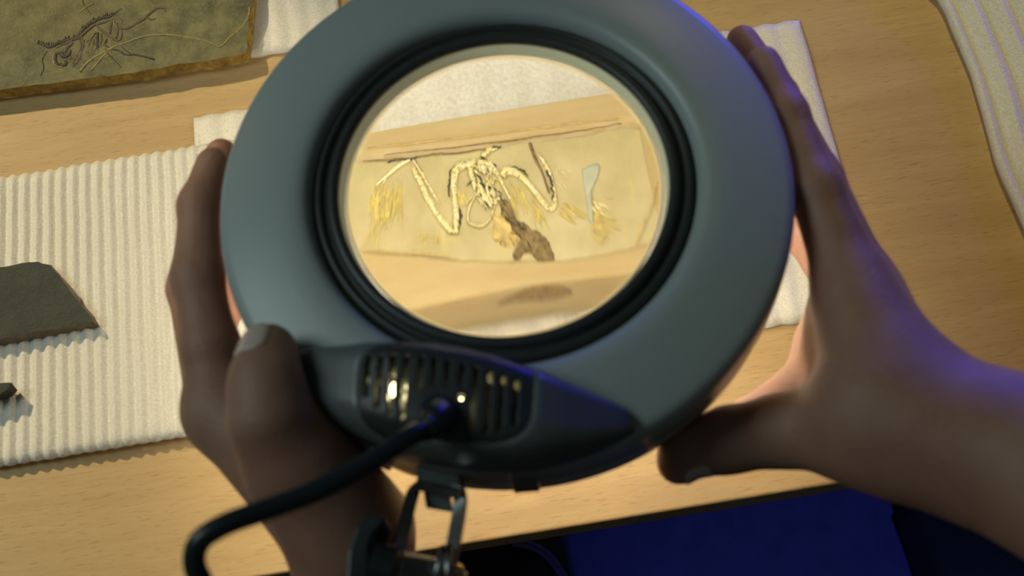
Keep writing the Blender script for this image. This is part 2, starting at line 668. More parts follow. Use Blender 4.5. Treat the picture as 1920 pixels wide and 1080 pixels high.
P2M = 1 / 3500.0
sk = [
    ('spine', [(380, 430), (440, 450), (520, 470), (600, 430), (700, 400), (790, 370), (850, 280), (950, 215), (1050, 180), (1150, 150), (1240, 80)], [3, 6, 7, 6, 7, 7, 5, 2], RELIEF_DARK, 0.0003),
    ('vertebrae', [(560, 490), (640, 445), (720, 410), (800, 380), (870, 310), (960, 250), (1060, 220), (1150, 190)], [4, 5, 6, 6, 5, 3], RELIEF, 0.0003),
    ('tail', [(1180, 280), (1260, 290), (1340, 260), (1440, 200), (1520, 130), (1600, 80), (1660, 85), (1685, 120)], [3, 5, 6, 5, 5, 4, 2], RELIEF, 0.0001),
    ('claw', [(1490, 170), (1530, 200), (1580, 190)], [3, 3, 1], RELIEF, 0),
    ('upper_tail', [(1160, 180), (1150, 230), (1180, 280)], [2, 3, 3], VEIN, 0),
    ('leg_bone', [(960, 240), (1030, 310), (1100, 360), (1190, 410), (1230, 370), (1230, 310)], [3, 4, 4, 4, 4, 2], RELIEF, 0),
    ('leg_bone', [(1140, 190), (1115, 260), (1110, 340)], [5, 6, 4], RELIEF, 0),
    ('leg_bone', [(1180, 230), (1190, 320), (1170, 390)], [3, 4, 3], RELIEF, 0),
    ('leg_bone', [(985, 330), (985, 420), (990, 490)], [4, 4, 3], RELIEF_DARK, 0),
    ('leg_bone', [(1020, 340), (1020, 410), (1010, 480)], [3, 4, 3], RELIEF, 0),
    ('leg_bone', [(1085, 390), (1060, 440), (1080, 500)], [3, 3, 2], RELIEF, 0),
    ('rib', [(820, 370), (845, 450), (810, 560), (765, 650)], [3, 4, 4, 4], RELIEF, 0),
    ('rib', [(850, 400), (840, 480), (800, 590), (740, 680)], [3, 3, 3, 3], RELIEF, 0),
    ('rib', [(800, 380), (820, 470), (780, 570)], [2, 3, 2], RELIEF, 0),
    ('rib', [(930, 380), (900, 450), (890, 540)], [2, 2, 2], RELIEF, 0),
    ('rib', [(950, 400), (940, 470), (930, 530)], [2, 2, 2], RELIEF, 0),
    ('rib', [(870, 420), (910, 400), (970, 330)], [2, 2, 2], RELIEF, 0),
    ('lower_limb', [(1085, 510), (1010, 550), (940, 590), (870, 650), (805, 725)], [5, 4, 5, 5, 5], VEIN, 0),
    ('lower_limb', [(1085, 520), (1000, 620), (920, 715)], [4, 4, 3], VEIN, 0),
    ('vein', [(1085, 510), (1180, 460), (1280, 430), (1400, 385), (1500, 360), (1620, 352), (1800, 360), (1980, 387), (2124, 432), (2232, 468), (2340, 360), (2460, 260), (2515, 160), (2530, 60)], [6, 4, 4, 4, 3, 4, 3, 3, 4, 4, 3], VEIN, 0.0001),
    ('vein', [(800, 130), (860, 80), (950, 30)], [2, 3, 2], VEIN, 0.0001),
    ('crack', [(1080, 460), (1110, 490), (1200, 510), (1270, 550), (1370, 555), (1450, 570), (1560, 600)], [2, 3, 3, 3, 2], RELIEF_DARK, 0.0001),
    ('crack', [(1085, 530), (1150, 600), (1220, 680)], [2, 2, 1], RELIEF_DARK, 0),
    ('crack', [(480, 520), (430, 600), (440, 690), (410, 770)], [1.5, 2, 2, 1], RELIEF_DARK, 0.0001),
    ('crack', [(830, 0), (860, 60), (920, 150)], [2, 2, 1], RELIEF_DARK, 0.0001),
    ('skull', [(735, 430), (690, 470), (650, 530)], [6, 9, 7], RELIEF, 0),
    ('skull_hollow', [(650, 500), (625, 545), (655, 575), (700, 550), (715, 505)], [4, 7, 7, 6, 4], RELIEF_DARK, 0),
    ('skull_hollow', [(620, 525), (570, 545), (555, 590), (570, 640), (600, 655)], [4, 5, 6, 5, 4], RELIEF_DARK, 0),
    ('skull_hollow', [(670, 620), (665, 650), (630, 660), (610, 640)], [4, 6, 5, 3], RELIEF_DARK, 0),
    ('skull_rim', [(560, 520), (538, 570), (545, 630), (570, 665), (640, 680)], [2, 3, 4, 3, 2], VEIN, 0),
    ('jaw', [(650, 620), (700, 590), (745, 600), (740, 650)], [3, 4, 4, 2], RELIEF, 0),
]
for nm, pl, w, mt, jt in sk:
    v, f = relief(nm, pl, np.array(w) * P2M * 1.2, mt, ZS + 0.0001, fossil, jit=max(jt, 0.00012), flat=0.4)
    mk(nm, v, f, mt, fossil)

vt = []
spl = catmull([pz(x / 5.4, y / 5.4, ZS) for x, y in [(390, 432), (440, 452), (520, 472), (600, 435), (700, 402), (790, 372), (850, 285), (950, 220), (1050, 185), (1150, 155)]], 6)
for i in range(0, len(spl) - 1):
    p = spl[i]
    sd_ = np.array([rng.normal(0, 1), rng.normal(0, 1), 0]) * 0.0006
    vt.append(tube([p + sd_, p + sd_ + np.array([0.0004, 0.0011, 0.0003]), p + sd_ + np.array([0.0006, 0.0020, 0])], [0.0003, 0.00055, 0.0002], 6))
v, f = join(vt)
tag(mk('vertebra_row', v, f, RELIEF, fossil), kind='stuff')
for q in range(26):
    x, y = rng.uniform(700, 1230), rng.uniform(250, 600)
    if abs(y - (620 - (x - 700) * 0.42)) > 130:
        continue
    an, ln = rng.normal(1.6, 0.5), rng.uniform(40, 130)
    v, f = relief('', [(x, y), (x + ln * .5 * math.cos(an) + rng.normal(0, 8), y + ln * .5 * math.sin(an)), (x + ln * math.cos(an), y + ln * math.sin(an))],
                  np.array([1, 2.6, 1]) * P2M, RELIEF, ZS + 0.0001, fossil, flat=0.6)
    mk('small_bone', v, f, [RELIEF, VEIN, RELIEF_DARK][q % 3], fossil)

# dark grey stone on the left foam
zt = LEFT_TOP + 0.0065
o1 = [(-70, 507), (0, 501), (35, 495), (70, 492), (92, 497), (112, 520), (140, 556), (170, 594), (174, 603), (120, 613), (60, 624), (0, 636), (-70, 648)]
ot = [pz(x, y, zt)[:2] for x, y in o1]
v, f, mi = slab('shale_stone', ot, LEFT_TOP - 0.0002, zt, None, 11, 0.0006, 6, 0.0002, chip=0.0004)
tag(mk('shale_stone', v, f, None, None, False, [SHALE_GREY, BROWN_ROCK], mi),
    'large dark grey flat stone with a brown broken edge on the ribbed foam', 'stone')
o2 = [(-70, 722), (0, 718), (14, 717), (23, 718), (14, 730), (0, 739), (-70, 760)]
zt2 = LEFT_TOP + 0.010
ot = [pz(x, y, zt2)[:2] for x, y in o2]
v, f, mi = slab('shale_stone', ot, LEFT_TOP - 0.0002, zt2, None, 17, 0.0004, 5, -0.0004)
tag(mk('shale_stone', v, f, None, None, False, [SHALE_GREY, SHALE_GREY], mi),
    'small dark stone showing only its tip at the left edge, below the large grey stone', 'stone')

# ------------------------------------------------------------------ magnifier lamp
ZF = 0.163
LC = pz(943, 347, ZF)                                  # centre of the upper face
R = 0.1132
lamp = empty('magnifier_lamp', (LC[0], LC[1], ZF - 0.038))
tag(lamp, 'round grey magnifying lamp held above the resin fossil plate', 'magnifier lamp')

prof = [(0.1132, -0.019), (0.1132, -0.0065), (0.1129, -0.0040), (0.1120, -0.0020), (0.1104, -0.0006), (0.1085, 0.0002),
        (0.0990, 0.0028), (0.0900, 0.0048), (0.0850, 0.0056), (0.0810, 0.0058), (0.0785, 0.0052), (0.0765, 0.0036), (0.0752, 0.0010), (0.0747, -0.0020),
        (0.0745, -0.0060), (0.0668, -0.0060), (0.0668, -0.0160), (0.1095, -0.0160), (0.1095, -0.019)]
v, f = revolve(prof, LC, 192)
mk('upper_housing', v, f, ENAMEL, lamp)
prof = [(0.1118, -0.0195), (0.1118, -0.0385), (0.1106, -0.0402), (0.1080, -0.0405), (0.1055, -0.0402), (0.1050, -0.0335),
        (0.1050, -0.0300), (0.0780, -0.0300), (0.0720, -0.0170), (0.0720, -0.0165),
        (0.1080, -0.0165), (0.1080, -0.0195)]
v, f = revolve(prof, LC, 192)
mk('lower_housing', v, f, ENAMEL, lamp)
prof = [(0.1124, -0.0196), (0.1131, -0.0200), (0.1131, -0.0225), (0.1124, -0.0230), (0.1116, -0.0228), (0.1116, -0.0198)]
v, f = revolve(prof, LC, 192)
mk('seam_band', v, f, STEEL, lamp)
# black ring holding the lens, with two ridges
prof = [(0.0744, -0.0059), (0.0744, -0.0004), (0.0736, 0.0022), (0.0724, 0.0032), (0.0711, 0.0024), (0.0704, 0.0008), (0.0694, 0.0008),
        (0.0688, 0.0030), (0.0678, 0.0040), (0.0666, 0.0042), (0.0656, 0.0040), (0.0648, 0.0034), (0.0644, 0.0024), (0.0644, 0.0010), (0.0666, -0.0059)]
v, f = revolve(prof, LC, 192)
mk('lens_ring', v, f, BLACK, lamp)
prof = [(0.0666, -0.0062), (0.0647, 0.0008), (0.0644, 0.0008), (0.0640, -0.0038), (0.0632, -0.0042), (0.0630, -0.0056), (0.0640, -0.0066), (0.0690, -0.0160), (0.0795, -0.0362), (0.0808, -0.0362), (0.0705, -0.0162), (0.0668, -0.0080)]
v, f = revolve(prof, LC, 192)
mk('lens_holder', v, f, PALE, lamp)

# biconvex glass lens
LR, LRAD = 0.345, 0.0627
LZ = ZF - 0.0050
SAG = LR - math.sqrt(LR * LR - LRAD * LRAD)
vs, fs = [], []
NR, NS = 40, 144
for side in (1, -1):
    base = len(vs)
    vs.append((LC[0], LC[1], LZ + side * (SAG + 0.0004)))
    for i in range(1, NR + 1):
        r = LRAD * i / NR
        z = side * (SAG + 0.0004 - (LR - math.sqrt(LR * LR - r * r)))
        for k in range(NS):
            a = 2 * math.pi * k / NS
            vs.append((LC[0] + r * math.cos(a), LC[1] + r * math.sin(a), LZ + z))
    for k in range(NS):
        fs.append((base, base + 1 + k, base + 1 + (k + 1) % NS))
    for i in range(NR - 1):
        for k in range(NS):
            a0 = base + 1 + i * NS
            fs.append((a0 + k, a0 + NS + k, a0 + NS + (k + 1) % NS, a0 + (k + 1) % NS))
    if side == 1:
        e0 = base + 1 + (NR - 1) * NS
    else:
        e1 = base + 1 + (NR - 1) * NS
for k in range(NS):
    fs.append((e0 + k, e1 + k, e1 + (k + 1) % NS, e0 + (k + 1) % NS))
tag(mk('lens', vs, fs, GLASS, lamp), 'clear convex glass lens')


def thru(x, y, z):
    """where the sight line at a place of the photograph lands on level z after the glass lens"""
    d = ray(x, y)
    o = CAM.copy()
    ctop = np.array([LC[0], LC[1], LZ + SAG + 0.0004 - LR])
    cbot = np.array([LC[0], LC[1], LZ - SAG - 0.0004 + LR])

    def hit(o, d, c, far):
        oc = o - c
        b = oc @ d
        q = math.sqrt(b * b - (oc @ oc - LR * LR))
        return o + d * ((-b + q) if far else (-b - q))

    def refr(d, n, eta):
        c = -(n @ d)
        return eta * d + (eta * c - math.sqrt(1 - eta * eta * (1 - c * c))) * n
    p = hit(o, d, ctop, False)
    d = refr(d, (p - ctop) / LR, 1 / 1.5)
    p2 = hit(p, d, cbot, True)
    d = refr(d, -(p2 - cbot) / LR, 1.5)
    return p2 + d * ((z - p2[2]) / d[2])


# light ring on the underside
prof = [(0.0815, -0.0372), (0.1045, -0.0372), (0.1045, -0.0396), (0.0815, -0.0396)]
v, f = revolve(prof, LC, 128)
tag(mk('light_ring', v, f, RING_LIGHT, lamp), 'glowing warm white ring light')

# transformer box on the face, with a slotted vent
st = np.array([
    (556, 662, 722, .0015), (566, 656, 738, .006), (590, 652, 757, .011), (640, 648, 785, .0165), (690, 641, 806, .021), (740, 638, 824, .024), (800, 640, 838, .025),
    (860, 647, 847, .025), (920, 660, 851, .0245), (970, 677, 851, .0235), (1010, 694, 849, .0215), (1050, 713, 844, .0180),
    (1100, 737, 835, .0125), (1150, 760, 819, .0065), (1178, 780, 806, .0030), (1186, 795, 801, .0006)])
xs = np.concatenate([np.linspace(556, 575, 6, endpoint=False), np.arange(575, 1170, 2.5), np.linspace(1170, 1186, 6)])
yT, yB, HH = (np.interp(xs, st[:, 0], st[:, k]) for k in (1, 2, 3))
ker = np.hanning(15)
ker /= ker.sum()


def smth(a_):
    return np.convolve(np.pad(a_, 7, mode='edge'), ker, mode='valid')


yT, yB, HH = smth(yT), smth(yB), smth(HH)
NV = 80
slots = []
for (sx, sy0, sy1) in [(697, 677, 752), (720, 677, 772), (744, 675, 784), (767, 678, 792), (795, 679, 738), (819, 682, 733), (844, 687, 735), (870, 692, 738),
                       (896, 698, 812), (921, 707, 817), (945, 712, 815), (970, 720, 806)]:
    slots.append((sx, sy0, sy1))


def in_panel(x, y):
    cx = 842 - (y - 745) * 0.06
    cy = 742 + (x - 842) * 0.085
    return (abs((x - cx) / 163)) ** 4 + (abs((y - cy) / 84)) ** 4


grid = np.zeros((len(xs), NV + 1, 3))
for i in range(len(xs)):
    for j in range(NV + 1):
        t = j / NV
        s = 2 * t - 1
        hgt = max(0.0, 1 - abs(s) ** (5.5 if s > 0 else 7)) ** (0.5)
        y = yT[i] + (yB[i] - yT[i]) * t
        zz = ZF - 0.0002 + HH[i] * hgt
        # outline is measured at mid height of the box
        p = pz(xs[i], y, ZF + HH[i] * 0.75)
        grid[i, j] = (p[0], p[1], zz)
        e = in_panel(xs[i], y)
        if e < 1.15:
            grid[i, j, 2] -= 0.0011 * min(1.0, (1.15 - e) / 0.25)
fbox, fpan = [], []
for i in range(len(xs) - 1):
    for j in range(NV):
        xm = (xs[i] + xs[i + 1]) / 2
        ym = (yT[i] + yT[i + 1]) / 2 + ((yB[i] - yT[i]) + (yB[i + 1] - yT[i + 1])) / 2 * (j + 0.5) / NV
        q = (i * (NV + 1) + j, i * (NV + 1) + j + 1, (i + 1) * (NV + 1) + j + 1, (i + 1) * (NV + 1) + j)
        if in_panel(xm, ym) < 1.0:
            hole = False
            for sx, a0, a1 in slots:
                cx = sx - (ym - a0) * 0.07
                if abs(xm - cx) < 5.2 and a0 < ym < a1:
                    hole = True
            if (xm - 867) ** 2 + (ym - 755) ** 2 < 30:
                hole = True
            if not hole:
                fpan.append(q)
        else:
            fbox.append(q)


def submesh(verts, faces):
    used = sorted({i for q in faces for i in q})
    mp = {u: k for k, u in enumerate(used)}
    return [verts[u] for u in used], [tuple(mp[i] for i in q) for q in faces]


GV = grid.reshape(-1, 3)
v, f = submesh(GV, fbox)
tbox = mk('transformer_box', v, [q[::-1] for q in f], BOXGREY, lamp, recalc=False)
v, f = submesh(GV, fpan)
vent = mk('vent_panel', v, [q[::-1] for q in f], VENT, tbox, recalc=False)
for o in (tbox, vent):
    sd = o.modifiers.new('solid', 'SOLIDIFY')
    sd.thickness = 0.0016
    sd.offset = -1
allp = [(i * (NV + 1) + j, i * (NV + 1) + j + 1, (i + 1) * (NV + 1) + j + 1, (i + 1) * (NV + 1) + j)
        for i in range(len(xs) - 1) for j in range(NV)
        if in_panel((xs[i] + xs[i + 1]) / 2, yT[i] + (yB[i] - yT[i]) * (j + 0.5) / NV) < 1.15]
v, f = submesh(GV - np.array([0, 0, 0.0085]), allp)
mk('slot_dark_sheet', v, [q[::-1] for q in f], BLACK, tbox, recalc=False)  # black sheet added under the slots to paint them dark inside
# glowing bits added for lamp light leaking out through the slots
p0, p1 = pz(690, 790, ZF + 0.012), pz(960, 700, ZF + 0.012)
gl = []
for (x, y, rr, mt, nm) in [(743, 733, 0.0026, GLOW, 'leak_glow'), (866, 757, 0.0016, GLOW, 'indicator_light'), (721, 718, 0.0020, DIMGLOW, 'dim_leak_glow'), (697, 716, 0.002, DIMGLOW, 'dim_leak_glow'),
                           (721, 745, 0.0022, DIMGLOW, 'dim_leak_glow'), (766, 725, 0.0015, DIMGLOW, 'dim_leak_glow'), (764, 748, 0.0015, DIMGLOW, 'dim_leak_glow'), (759, 789, 0.0018, DIMGLOW, 'dim_leak_glow'),
                           (744, 700, 0.0018, DIMGLOW, 'dim_leak_glow'),
                           (921, 709, 0.0016, DIMGLOW, 'dim_leak_glow'), (945, 714, 0.0012, DIMGLOW, 'dim_leak_glow'), (970, 723, 0.0014, DIMGLOW, 'dim_leak_glow')]:
    c = pz(x, y, ZF + 0.0185)
    v, f = tube([c + np.array([0, -1.3 * rr, 0]), c + np.array([0, -0.7 * rr, 0]), c, c + np.array([0, .7 * rr, 0]), c + np.array([0, 1.3 * rr, 0])], np.array([0.2, 0.85, 1, 0.85, 0.2]) * rr * 0.8, 10)
    mk(nm, v, f, mt, tbox)

# cable boot and cable
cpts = [pz(820, 792, ZF + 0.018), pz(806, 800, ZF + 0.029), pz(770, 818, ZF + 0.036), pz(700, 863, ZF + 0.041), pz(600, 917, ZF + 0.047), pz(500, 955, ZF + 0.052), pz(425, 982, ZF + 0.056),
        pz(377, 1012, ZF + 0.056), pz(364, 1050, ZF + 0.052), pz(378, 1090, ZF + 0.047), pz(420, 1150, ZF + 0.04), pz(520, 1260, ZF + 0.02)]
path = catmull(cpts, 10)
v, f = tube(path, [0.0036], 20)
tag(mk('cable', v, f, CABLE, lamp), 'black rubber power cable')
bt = [pz(822, 778, ZF + 0.020), pz(820, 783, ZF + 0.026), pz(815, 790, ZF + 0.0295), pz(806, 800, ZF + 0.031), pz(795, 806, ZF + 0.0335)]
v, f = tube(catmull(bt, 5), [0.0075, 0.0070, 0.0058, 0.0050, 0.0044], 20)
mk('cable_boot', v, f, CABLE, lamp)

# clips on the rim
for (x, y, ww) in [(690, 868, 0.012), (985, 905, 0.010)]:
    ang = math.atan2(pz(x, y, ZF - 0.02)[1] - LC[1], pz(x, y, ZF - 0.02)[0] - LC[0])
    ca, sa = math.cos(ang), math.sin(ang)
    bv, bf = box((R - 0.0015, -ww / 2, -0.032), (R + 0.0014, ww / 2, -0.008))
    bv = [(LC[0] + p[0] * ca - p[1] * sa, LC[1] + p[0] * sa + p[1] * ca, ZF + p[2]) for p in bv]
    bevel(mk('rim_clip', bv, bf, STEEL, lamp, False), 0.0005)


def strip(pts, w, t, side):
    """flat metal strip along pts: width w along side, thickness t"""
    pts = np.asarray(pts, float)
    side = np.asarray(side, float) / np.linalg.norm(side)
    tan = np.gradient(pts, axis=0)
    vs, fs = [], []
    for p, tg in zip(pts, tan):
        n = np.cross(tg, side)
        n /= np.linalg.norm(n) + 1e-9
        for a_, b_ in ((-1, -1), (1, -1), (1, 1), (-1, 1)):
            vs.append(p + side * w / 2 * a_ + n * t / 2 * b_)
    for i in range(len(pts) - 1):
        for k in range(4):
            k2 = (k + 1) % 4
            fs.append((i * 4 + k, i * 4 + k2, i * 4 + 4 + k2, i * 4 + 4 + k))
    fs += [(3, 2, 1, 0), tuple((len(pts) - 1) * 4 + k for k in range(4))]
    return vs, fs


# bracket of the arm
br_anchor = pz(826, 905, ZF - 0.02)
bc = (pz(826, 900, ZF - 0.02))
v, f = strip([pz(785, 893, ZF - 0.018), pz(826, 902, ZF - 0.018), pz(868, 910, ZF - 0.018)], 0.010, 0.006, (0, 0.8, 0.6))
bracket = mk('arm_bracket', v, f, BOXGREY, lamp, False)
bevel(bracket, 0.001)
v, f = strip([pz(781, 909, ZF - 0.012), pz(824, 917, ZF - 0.012), pz(866, 925, ZF - 0.012)], 0.003, 0.0025, (0, 0.7, 0.7))
mk('bracket_pin', v, f, STEEL, bracket, False)
v, f = strip([pz(797, 937, ZF - 0.02), pz(822, 941, ZF - 0.02), pz(847, 945, ZF - 0.02)], 0.0062, 0.002, RIGHT * 0.17 - UP * 1.0)
bevel(mk('hinge_plate', v, f, BOXGREY, bracket, False), 0.0006)
v, f = strip(catmull([pz(790, 905, ZF - 0.015), pz(776, 920, ZF - 0.014), pz(767, 950, ZF - 0.012), pz(755, 1000, ZF - 0.009), pz(742, 1050, ZF - 0.006), pz(728, 1120, ZF - 0.002), pz(700, 1250, ZF + 0.0)], 4), 0.0056, 0.0018, RIGHT * 0.75 + V * 0.66)
mk('arm_strut', v, f, STEEL, bracket, False)
v, f = strip(catmull([pz(856, 912, ZF - 0.015), pz(863, 930, ZF - 0.014), pz(861, 960, ZF - 0.012), pz(852, 1010, ZF - 0.009), pz(840, 1070, ZF - 0.006), pz(822, 1130, ZF - 0.002), pz(790, 1260, ZF)], 4), 0.0054, 0.0018, RIGHT * 0.8 - V * 0.6)
mk('arm_strut', v, f, STEEL, bracket, False)
for (x0_, y0_, x1_, y1_) in [(832, 1024, 815, 1085), (843, 1022, 838, 1090)]:
    v, f = tube([pz(x0_, y0_, ZF - 0.004), pz((x0_ + x1_) / 2, (y0_ + y1_) / 2, ZF - 0.003), pz(x1_, y1_, ZF - 0.002)], [0.0012], 10)
    mk('spring_end', v, f, STEEL, bracket)
# coil spring across the fork
s0, s1 = pz(752, 1064, ZF - 0.012), pz(822, 1076, ZF - 0.012)
ax = (s1 - s0)
L = np.linalg.norm(ax)
ax = ax / L
e1_ = np.cross(ax, (0, 0, 1))
e1_ /= np.linalg.norm(e1_)
e2_ = np.cross(ax, e1_)
coil = [s0 + ax * L * t + 0.0048 * (math.cos(2 * math.pi * 8 * t) * e1_ + math.sin(2 * math.pi * 8 * t) * e2_) for t in np.linspace(0, 1, 8 * 14)]
v, f = tube(coil, [0.00075], 8)
mk('spring', v, f, STEEL, bracket)
v, f = tube([s0 - ax * 0.012, s0, s1, s1 + ax * 0.010], [0.0022], 12)
mk('pivot_bolt', v, f, STEEL, bracket)
c = pz(858, 1069, ZF - 0.008)
v, f = tube([c - ax * 0.004, c - ax * 0.0039, c + ax * 0.0010, c + ax * 0.0018, c + ax * 0.002], [0.0008, 0.0022, 0.0022, 0.0012, 0.0003], 6)
mk('brass_nut', v, f, BRASS, bracket)
# black tension knob left of the fork
k0 = pz(705, 1085, ZF - 0.012)
kv, kf = [], []
prof_px = [(652, 1030), (668, 985), (690, 964), (715, 962), (724, 970), (716, 985), (700, 1000), (692, 1025), (694, 1100), (680, 1190), (640, 1190)]
for zz in (ZF - 0.012, ZF + 0.006):
    for x, y in prof_px:
        kv.append(pz(x, y, ZF + 0.006) + np.array([0, 0, zz - ZF - 0.006]))
m_ = len(prof_px)
kf = [tuple(range(m_))[::-1], tuple(range(m_, 2 * m_))] + [(i, (i + 1) % m_, m_ + (i + 1) % m_, m_ + i) for i in range(m_)]
bevel(mk('tension_knob', kv, kf, CABLE, bracket, False), 0.0012)
v, f = tube([pz(700, 1062, ZF + 0.0), pz(744, 1068, ZF + 0.0)], [0.0085, 0.0085], 20)
mk('knob_washer', v, f, CABLE, bracket, False)

# ------------------------------------------------------------------ resin fossil plate seen through the lens
ZP, ZR = 0.0155, 0.0135
yt = thru(930, 209, ZP)[1]
xl, xr = thru(660, 330, ZR)[0] - 0.035, thru(1232, 330, ZR)[0] + 0.016
yb = thru(1000, 528, ZP)[1]
plate = empty('resin_fossil_plate', ((xl + xr) / 2, (yt + yb) / 2, 0.0034))
tag(plate, 'honey-coloured resin plate holding a small bird skeleton, seen through the lens', 'fossil plate')
top_line = [(600, 308), (665, 303), (735, 299), (800, 292), (860, 288), (930, 277), (985, 268), (1040, 262), (1110, 252), (1170, 239), (1215, 243)]
bot_line = [(600, 462), (690, 472), (740, 474), (800, 480), (860, 487), (920, 489), (1000, 488), (1060, 488), (1120, 478), (1185, 464), (1215, 455)]
tl = np.array([thru(x, y, ZR) for x, y in top_line])
bl = np.array([thru(x, y, ZR) for x, y in bot_line])
NXP = 120
gx = np.linspace(xl + 0.006, thru(1222, 360, ZR)[0], NXP)
ty = np.interp(gx, tl[:, 0], tl[:, 1]) + np.array([0.0004 * fn(x, 0, 1, 300) for x in gx])
by = np.interp(gx, bl[:, 0], bl[:, 1]) + np.array([0.0004 * fn(x, 5, 1, 300) for x in gx])
# rim: one ring-shaped body with sunk floor
vs, fs = [], []


def addv(x, y, z):
    vs.append((x, y, z))
    return len(vs) - 1


outer_t = [addv(x, yt + 0.0002 * fn(x, 2, 0, 200), ZP) for x in gx]
lip_t = [addv(x, y + 0.0028, ZP - 0.0004) for x, y in zip(gx, ty)]
lip_t2 = [addv(x, y + 0.0012 + 0.0006 * fn(x, 9, 0, 150), ZP - 0.0011) for x, y in zip(gx, ty)]
in_t = [addv(x, y, ZR - 0.0002) for x, y in zip(gx, ty)]
in_b = [addv(x, y, ZR - 0.0002) for x, y in zip(gx, by)]
lip_b = [addv(x, y - 0.0010 + 0.0004 * fn(x, 19, 0, 150), ZR + 0.0006) for x, y in zip(gx, by)]
outer_b = [addv(x, yb, ZR + 0.0008) for x in gx]
base_b = [addv(x, yb - 0.0004, 0.0034) for x in gx]
base_t = [addv(x, yt + 0.0008, 0.0034) for x in gx]
rows = [base_t, outer_t, lip_t, lip_t2, in_t, in_b, lip_b, outer_b, base_b]
for r1, r2 in zip(rows[:-1], rows[1:]):
    if r1 is in_t:
        continue
    for i in range(NXP - 1):
        fs.append((r1[i], r2[i], r2[i + 1], r1[i + 1]))
fs.append(tuple(r[0] for r in rows))
endc = [addv(xr, vs[r[-1]][1], (vs[r[-1]][2] if r in (base_t, base_b) else ZP - 0.0004)) for r in rows]
for k in range(len(rows) - 1):
    fs.append((rows[k][-1], rows[k + 1][-1], endc[k + 1], endc[k]))
fs.append(tuple(endc)[::-1])
for i in range(NXP - 1):
    fs.append((base_b[i], base_t[i], base_t[i + 1], base_b[i + 1]))
mk('resin_body', vs, fs, RESIN_RIM, plate, False)
# sunk field
vs, fs = [], []
NYP = 40
for i in range(NXP):
    for j in range(NYP + 1):
        t = j / NYP
        y = ty[i] + (by[i] - ty[i]) * t
        vs.append((gx[i], y, ZR - 0.0002 + 0.00025 * fn(gx[i], y, 4, 140)))
for i in range(NXP - 1):
    for j in range(NYP):
        a0 = i * (NYP + 1) + j
        fs.append((a0, a0 + 1, a0 + NYP + 2, a0 + NYP + 1))
mk('resin_field', vs, fs, RESIN, plate)
SC = np.linalg.norm(thru(960, 380, ZR) - thru(1000, 380, ZR)) / 40.0      # metres per photo pixel inside the lens


def A(l): return [(660 + x / 4.5, 260 + y / 4.5) for x, y in l]
def B(l): return [(900 + x / 3.858, 240 + y / 3.858) for x, y in l]


def lensmap(z):
    return lambda x, y: thru(x, y, z)


def bone(name, pl, w, mat, dz=0.0002, flat=0.5, jit=0.0, n=6):
    v, f = relief(name, pl, np.atleast_1d(w) * SC * 1.25, mat, ZR + dz, plate, scale=1, mapper=lensmap(ZR + dz), flat=flat, jit=jit, n=n)
    return mk(name, v, f, mat, plate)


bone('wing_bone', A([(510, 240), (560, 340), (640, 500), (720, 640), (800, 740), (835, 785)]), [7, 9, 9, 8, 10, 7], BONE, jit=0.0001)
bone('wing_bone', A([(515, 175), (580, 280), (650, 400), (735, 545)]), [3, 4, 4, 3], BONE, jit=0.00005)
bone('dark_line', A([(530, 180), (590, 290), (620, 350)]), [2, 3, 1], RELIEF_DARK)
bone('wing_bone', A([(1010, 215), (930, 225), (870, 285), (858, 380), (865, 480), (875, 600), (880, 700), (878, 800)]), [9, 14, 13, 10, 9, 9, 9, 6], BONE, 0.0003, 0.6, 0.0001)
bone('dark_line', A([(900, 215), (840, 270), (825, 350), (820, 450), (825, 500)]), [2, 4, 3, 2, 1], RELIEF_DARK, 0.0002, 0.5, 0.0002)
bone('dark_line', A([(905, 560), (915, 650), (895, 760), (880, 805)]), [1, 4, 4, 2], RELIEF_DARK, 0.0002, 0.5, 0.0002)
bone('wing_joint', A([(800, 700), (815, 740), (835, 775), (870, 790)]), [4, 6, 7, 4], BONE, 0.0004)
bone('hand_bone', A([(490, 180), (400, 225), (300, 310), (205, 390)]), [4, 6, 5, 4], FEATHER_PALE)
bone('hand_bone', A([(440, 190), (330, 270), (260, 380)]), [3, 3, 2], FEATHER_PALE)
bone('dark_line', A([(300, 200), (350, 180), (430, 172), (520, 165), (560, 155)]), [2, 4, 3, 3, 1], RELIEF_DARK, 0.0001, 0.4, 0.0001)
bone('furcula', A([(1040, 490), (1000, 560), (980, 640), (985, 700), (1030, 728), (1090, 738), (1150, 695), (1195, 600), (1225, 500)]), [2.2, 2.8, 2.6, 3, 3.4, 3.2, 3, 2.4, 2], BONE, 0.0004, 0.8)
bone('rib', A([(958, 572), (985, 520), (1045, 478)]), [2, 2.5, 2], BONE, 0.0003)
bone('breast_bone', A([(1060, 330), (1090, 430), (1140, 510), (1180, 582)]), [5, 8, 9, 3], BONE, 0.0006)
bone('breast_bone', A([(1130, 380), (1150, 460), (1180, 575)]), [4, 4, 2], BONE, 0.0006)
bone('shoulder_bone', A([(1020, 190), (1000, 270), (1030, 380), (1035, 430)]), [7, 8, 6, 3], BONE, 0.0005)
bone('shoulder_bone', A([(1150, 190), (1200, 250), (1250, 340), (1310, 460), (1335, 515)]), [6, 6, 5, 4, 2], BONE, 0.0005)
bone('neck', A([(1250, 65), (1190, 85), (1140, 105), (1110, 150), (1090, 210), (1110, 290)]), [5, 7, 8, 9, 12, 9], BONE, 0.0004, 0.5, 0.0002)
bone('dark_line', A([(1140, 95), (1200, 75), (1255, 65)]), [2, 4, 3], RELIEF_DARK, 0.0006, 0.5, 0.0001)
bone('wing_bone', B([(165, 350), (190, 315), (250, 320), (320, 370), (390, 450), (440, 520), (500, 590)]), [11, 15, 12, 10, 9, 10, 9], BONE, 0.0003, 0.6, 0.00008)
